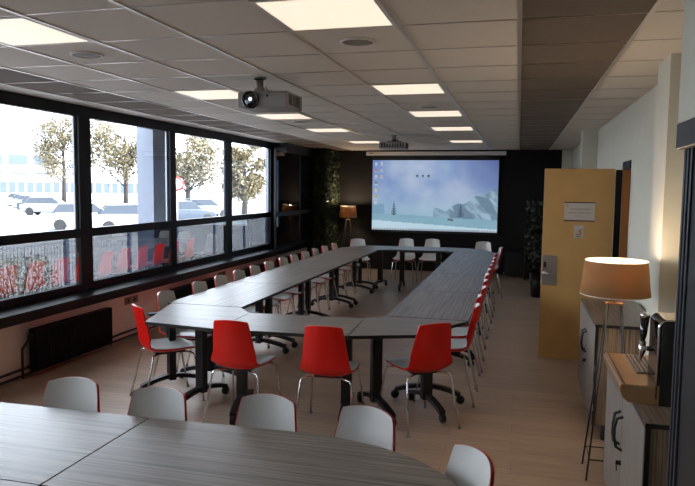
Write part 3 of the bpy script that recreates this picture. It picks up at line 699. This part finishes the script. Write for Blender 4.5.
# mesh fence
t = thing('wire_fence', 'slate wire mesh fence running along outside the windows', 'fence', (-10,14,GZ))
mb = MB(); y=-9.0
while y < 16: mb.box(-.004,.004,y-.004,y+.004,.05,1.15); y += .10
for z in [.1+.2*i for i in range(6)]: mb.box(-.005,.005,-9,16,z-.004,z+.004)
mb.build('mesh', M['fence'], t)
for k in range(11): MB().box(-.04,.04,-8.8+k*2.5-.045,-8.8+k*2.5+.045,0,1.20).build('post', M['fence'], t)
def bush(loc, r, h, n, seed, label):
    t = thing('bush', label, 'bush', loc, 0, 'bushes by the fence')
    rr = random.Random(seed); mb = MB()
    for k in range(14):
        a=rr.uniform(0,2*PI); e=rr.uniform(.5,1); mb.tube([(0,0,0),(r*.4*math.cos(a),r*.4*math.sin(a),h*.5*e),(r*.9*math.cos(a)*e,r*.9*math.sin(a)*e,h*e)],[.02,.012,.005],5)
    mb.build('branches', M['bark'], t)
    def f(q):
        while True:
            x,y,z = q.uniform(-1,1),q.uniform(-1,1),q.uniform(0,1)
            if x*x+y*y+(z-.45)**2*2.2 < 1 and q.random() < .25+.75*(x*x+y*y+z*z): return (x*r,y*r,z*h)
    leafcloud(f, n, .035, seed).build('foliage', M['leaf_bush'], t)
bush((-8.6,9.6,GZ), .75, 1.15, 1500, 4, 'brown green bush outside the leftmost window pane, in front of the fence')
bush((-8.9,15.6,GZ), .8, .75, 700, 8, 'low bush outside the third window, in front of the fence')
def dirpos(px, dist):
    """ground position for a bearing from the room (degrees left of the long axis)"""
    a = R(px); return (-dist*math.sin(a), dist*math.cos(a))
def tree(bearing, dist, h, r, seed, label, n=6500):
    x,y = dirpos(bearing,dist); t = thing('tree', label, 'tree', (x,y,GZ), 0, 'trees beyond the car park')
    rr = random.Random(seed); mb = MB().tube([(0,0,0),(.1,0,h*.3),(0,.1,h*.62),(.05,0,h*.92)],[.26,.2,.12,.03],8)
    tips=[]
    for k in range(34):
        z0 = h*rr.uniform(.22,.8); a=rr.uniform(0,2*PI); L=r*rr.uniform(.6,1.05)*(1-.55*abs(z0/h-.45))
        e=(L*math.cos(a),L*math.sin(a),z0+L*rr.uniform(.2,.8)); m_=(e[0]*.5,e[1]*.5,(z0+e[2])/2+.1*L); mb.tube([(0,0,z0),m_,e],[.07,.045,.012],5); tips += [e,m_]
        for q in range(3):
            a2=a+rr.uniform(-.9,.9); l2=L*rr.uniform(.25,.45); e2=(m_[0]+l2*math.cos(a2),m_[1]+l2*math.sin(a2),m_[2]+l2*rr.uniform(.1,.8)); mb.tube([m_,e2],[.03,.008],4); tips.append(e2)
    mb.build('trunk', M['bark'], t)
    def f(q):
        c = q.choice(tips); s=r*.13; return (c[0]+q.gauss(0,s),c[1]+q.gauss(0,s),c[2]+q.gauss(0,s))
    leafcloud(f, n, .16, seed).build('foliage', M['leaf_tree'], t)
tree(38.3, 76, 10.6, 3.3, 11, 'conical autumn tree outside the first window')
tree(33.6, 64, 8.4, 3.6, 12, 'spreading autumn tree outside the second window, left of the pillar')
tree(28.6, 56, 6.8, 3.6, 13, 'broad yellowish tree outside the third window')
tree(23.8, 46, 5.6, 1.6, 14, 'slim tree outside the fourth window')
def facing(t, bearing): t.rotation_euler = (0,0,R(bearing))
def farbuild(b, dist, w, h, d, label, rows, nwin, z0=0):
    x,y = dirpos(b,dist); t = thing('far_building', label, 'building', (x,y,GZ), R(b), 'buildings beyond the car park')
    MB().box(-w/2,w/2,0,d,0,h).build('walls', M['far_wall'], t)
    MB().box(-w/2-.4,w/2+.4,-.4,d+.4,h,h+.35).build('roof_slab', M['far_wall'], t)
    for (za,zb) in rows:
        for i in range(nwin):
            a = -w/2+w*(i+.12)/nwin; b_ = -w/2+w*(i+.88)/nwin; MB().box(a,b_,-.06,0,za,zb).build('window', M['far_glass'], t)
farbuild(38.5, 110, 34, 3.6, 10, 'long low building with a ribbon of windows beyond the car park', [(1.2,2.8)], 28)
farbuild(41.5, 150, 14, 10.5, 10, 'tall pale building outline behind the long low building', [(3,5),(6.5,8.5)], 3)
def car(b, dist, rz, col, label, s=1):
    x,y = dirpos(b,dist); t = thing('car', label, 'car', (x,y,GZ), rz, 'parked cars')
    m = mat('car_paint', col, .2, coat=.6)
    sec = [(-2.1,.45,.55),(-2.05,.85,.8),(-1.4,.95,.86),(.9,.93,.86),(1.9,.75,.8),(2.1,.45,.6)]
    mb = MB(); vs=[]
    for xx,zt,hw in sec: vs += [(xx,-hw,.28),(xx,hw,.28),(xx,hw,zt),(xx,-hw,zt)]
    fs=[(0,1,2,3),(23,22,21,20)]+[(4*i+k,4*i+4+k,4*i+4+(k+1)%4,4*i+(k+1)%4) for i in range(5) for k in range(4)]
    mb.add(vs,fs,0,False); mb.build('body', m, t, bevel=.05)
    vs=[(-1.75,-.72,.9),(-1.75,.72,.9),(-1.35,.62,1.42),(-1.35,-.62,1.42),(1.05,-.72,.9),(1.05,.72,.9),(.35,.62,1.44),(.35,-.62,1.44)]
    MB().add(vs,[(0,1,2,3),(7,6,5,4),(0,4,5,1),(1,5,6,2),(3,7,4,0)],0,False).build('car_windows', M['car_glass'], t, bevel=.03)
    MB().add([(-1.35,-.63,1.42),(-1.35,.63,1.42),(.35,.63,1.44),(.35,-.63,1.44),(-1.3,-.55,1.47),(-1.3,.55,1.47),(.3,.55,1.48),(.3,-.55,1.48)],[(0,3,2,1),(4,5,6,7),(0,1,5,4),(1,2,6,5),(2,3,7,6),(3,0,4,7)]).build('roof', m, t)
    for xx in (-1.3,1.3):
        for yy in (-.8,.8): MB().lathe([(0,-.1),(.28,-.1),(.32,-.06),(.32,.06),(.28,.1),(0,.1)],(xx,yy,.32),18,axis='y',smooth=False).build('wheel', M['tyre'], t)
    return t
W_ = srgb(226,226,230); G_ = srgb(120,128,140); D_ = srgb(40,50,64)
cars = [(41.1,81,W_,'white'),(40.65,75,G_,'grey'),(40.2,69,W_,'white'),(39.75,63,D_,'dark'),(39.3,57,G_,'grey')]
for i,(b,dd,c,n) in enumerate(cars): car(b, dd, R(20), c, '%s parked car outside the first window, %s from the left of the far row'%(n,ORD[i]))
car(36.6, 38, R(35), W_, 'white car parked nearest, seen low through the first window')
car(33.0, 36, R(40), W_, 'white car parked seen low through the second window')
car(28.9, 44, R(55), D_, 'dark car outside the third window below the round sign')
car(27.2, 52, R(50), G_, 'grey car at the right of the third window')
t = thing('round_road_sign', 'round red ringed road sign on a pole outside the third window', 'road sign', (-14.1,25.0,GZ), R(30))
MB().tube([(0,0,0),(0,0,2.75)],.03,8).build('pole', M['steel'], t)
MB().lathe([(0,-.01),(.30,-.01),(.30,.01),(0,.01)],(0,-.03,2.5),28,axis='y').build('sign_disc', M['white'], t)
MB().lathe([(.22,-.014),(.30,-.014),(.30,-.010)],(0,-.03,2.5),28,axis='y').build('sign_ring', M['red'], t)

# ------------------------------------------------------------------ light
w = bpy.data.worlds.new('sky'); bpy.context.scene.world = w; w.use_nodes = True; nt = w.node_tree
bg = nt.nodes['Background']; bg.inputs[0].default_value = (.86,.93,1,1); bg.inputs[1].default_value = 10
sn = bpy.data.lights.new('sun','SUN'); sn.energy = 24; sn.angle = R(1); sn.color=(1,.95,.88)
so = bpy.data.objects.new('sun', sn); C.objects.link(so); so.rotation_euler = (R(-14), R(48), 0)   # from the far side of the building

# ------------------------------------------------------------------ camera
cam = bpy.data.cameras.new('camera'); co = bpy.data.objects.new('camera', cam); C.objects.link(co); bpy.context.scene.camera = co
F,yaw,pitch,roll = 649.8,-.25695,-.08396,.01135
cam.sensor_width = 36; cam.lens = F*36/695; cam.clip_end = 600; cam.clip_start=.05
f = Vector((math.sin(yaw)*math.cos(pitch), math.cos(yaw)*math.cos(pitch), math.sin(pitch)))
r = Vector((math.cos(yaw),-math.sin(yaw),0)); u = r.cross(f)
r2 = r*math.cos(roll)+u*math.sin(roll); u2 = -r*math.sin(roll)+u*math.cos(roll)
Mx = Matrix((r2,u2,-f)).transposed().to_4x4(); Mx.translation = Vector((0,0,1.8)); co.matrix_world = Mx
sc = bpy.context.scene
sc.view_settings.view_transform = 'Standard'; sc.view_settings.look = 'None'; sc.view_settings.exposure = 0; sc.view_settings.gamma = 1
sc.cycles.use_denoising = True; sc.cycles.max_bounces = 10; sc.cycles.transparent_max_bounces = 16; sc.cycles.sample_clamp_indirect = 8
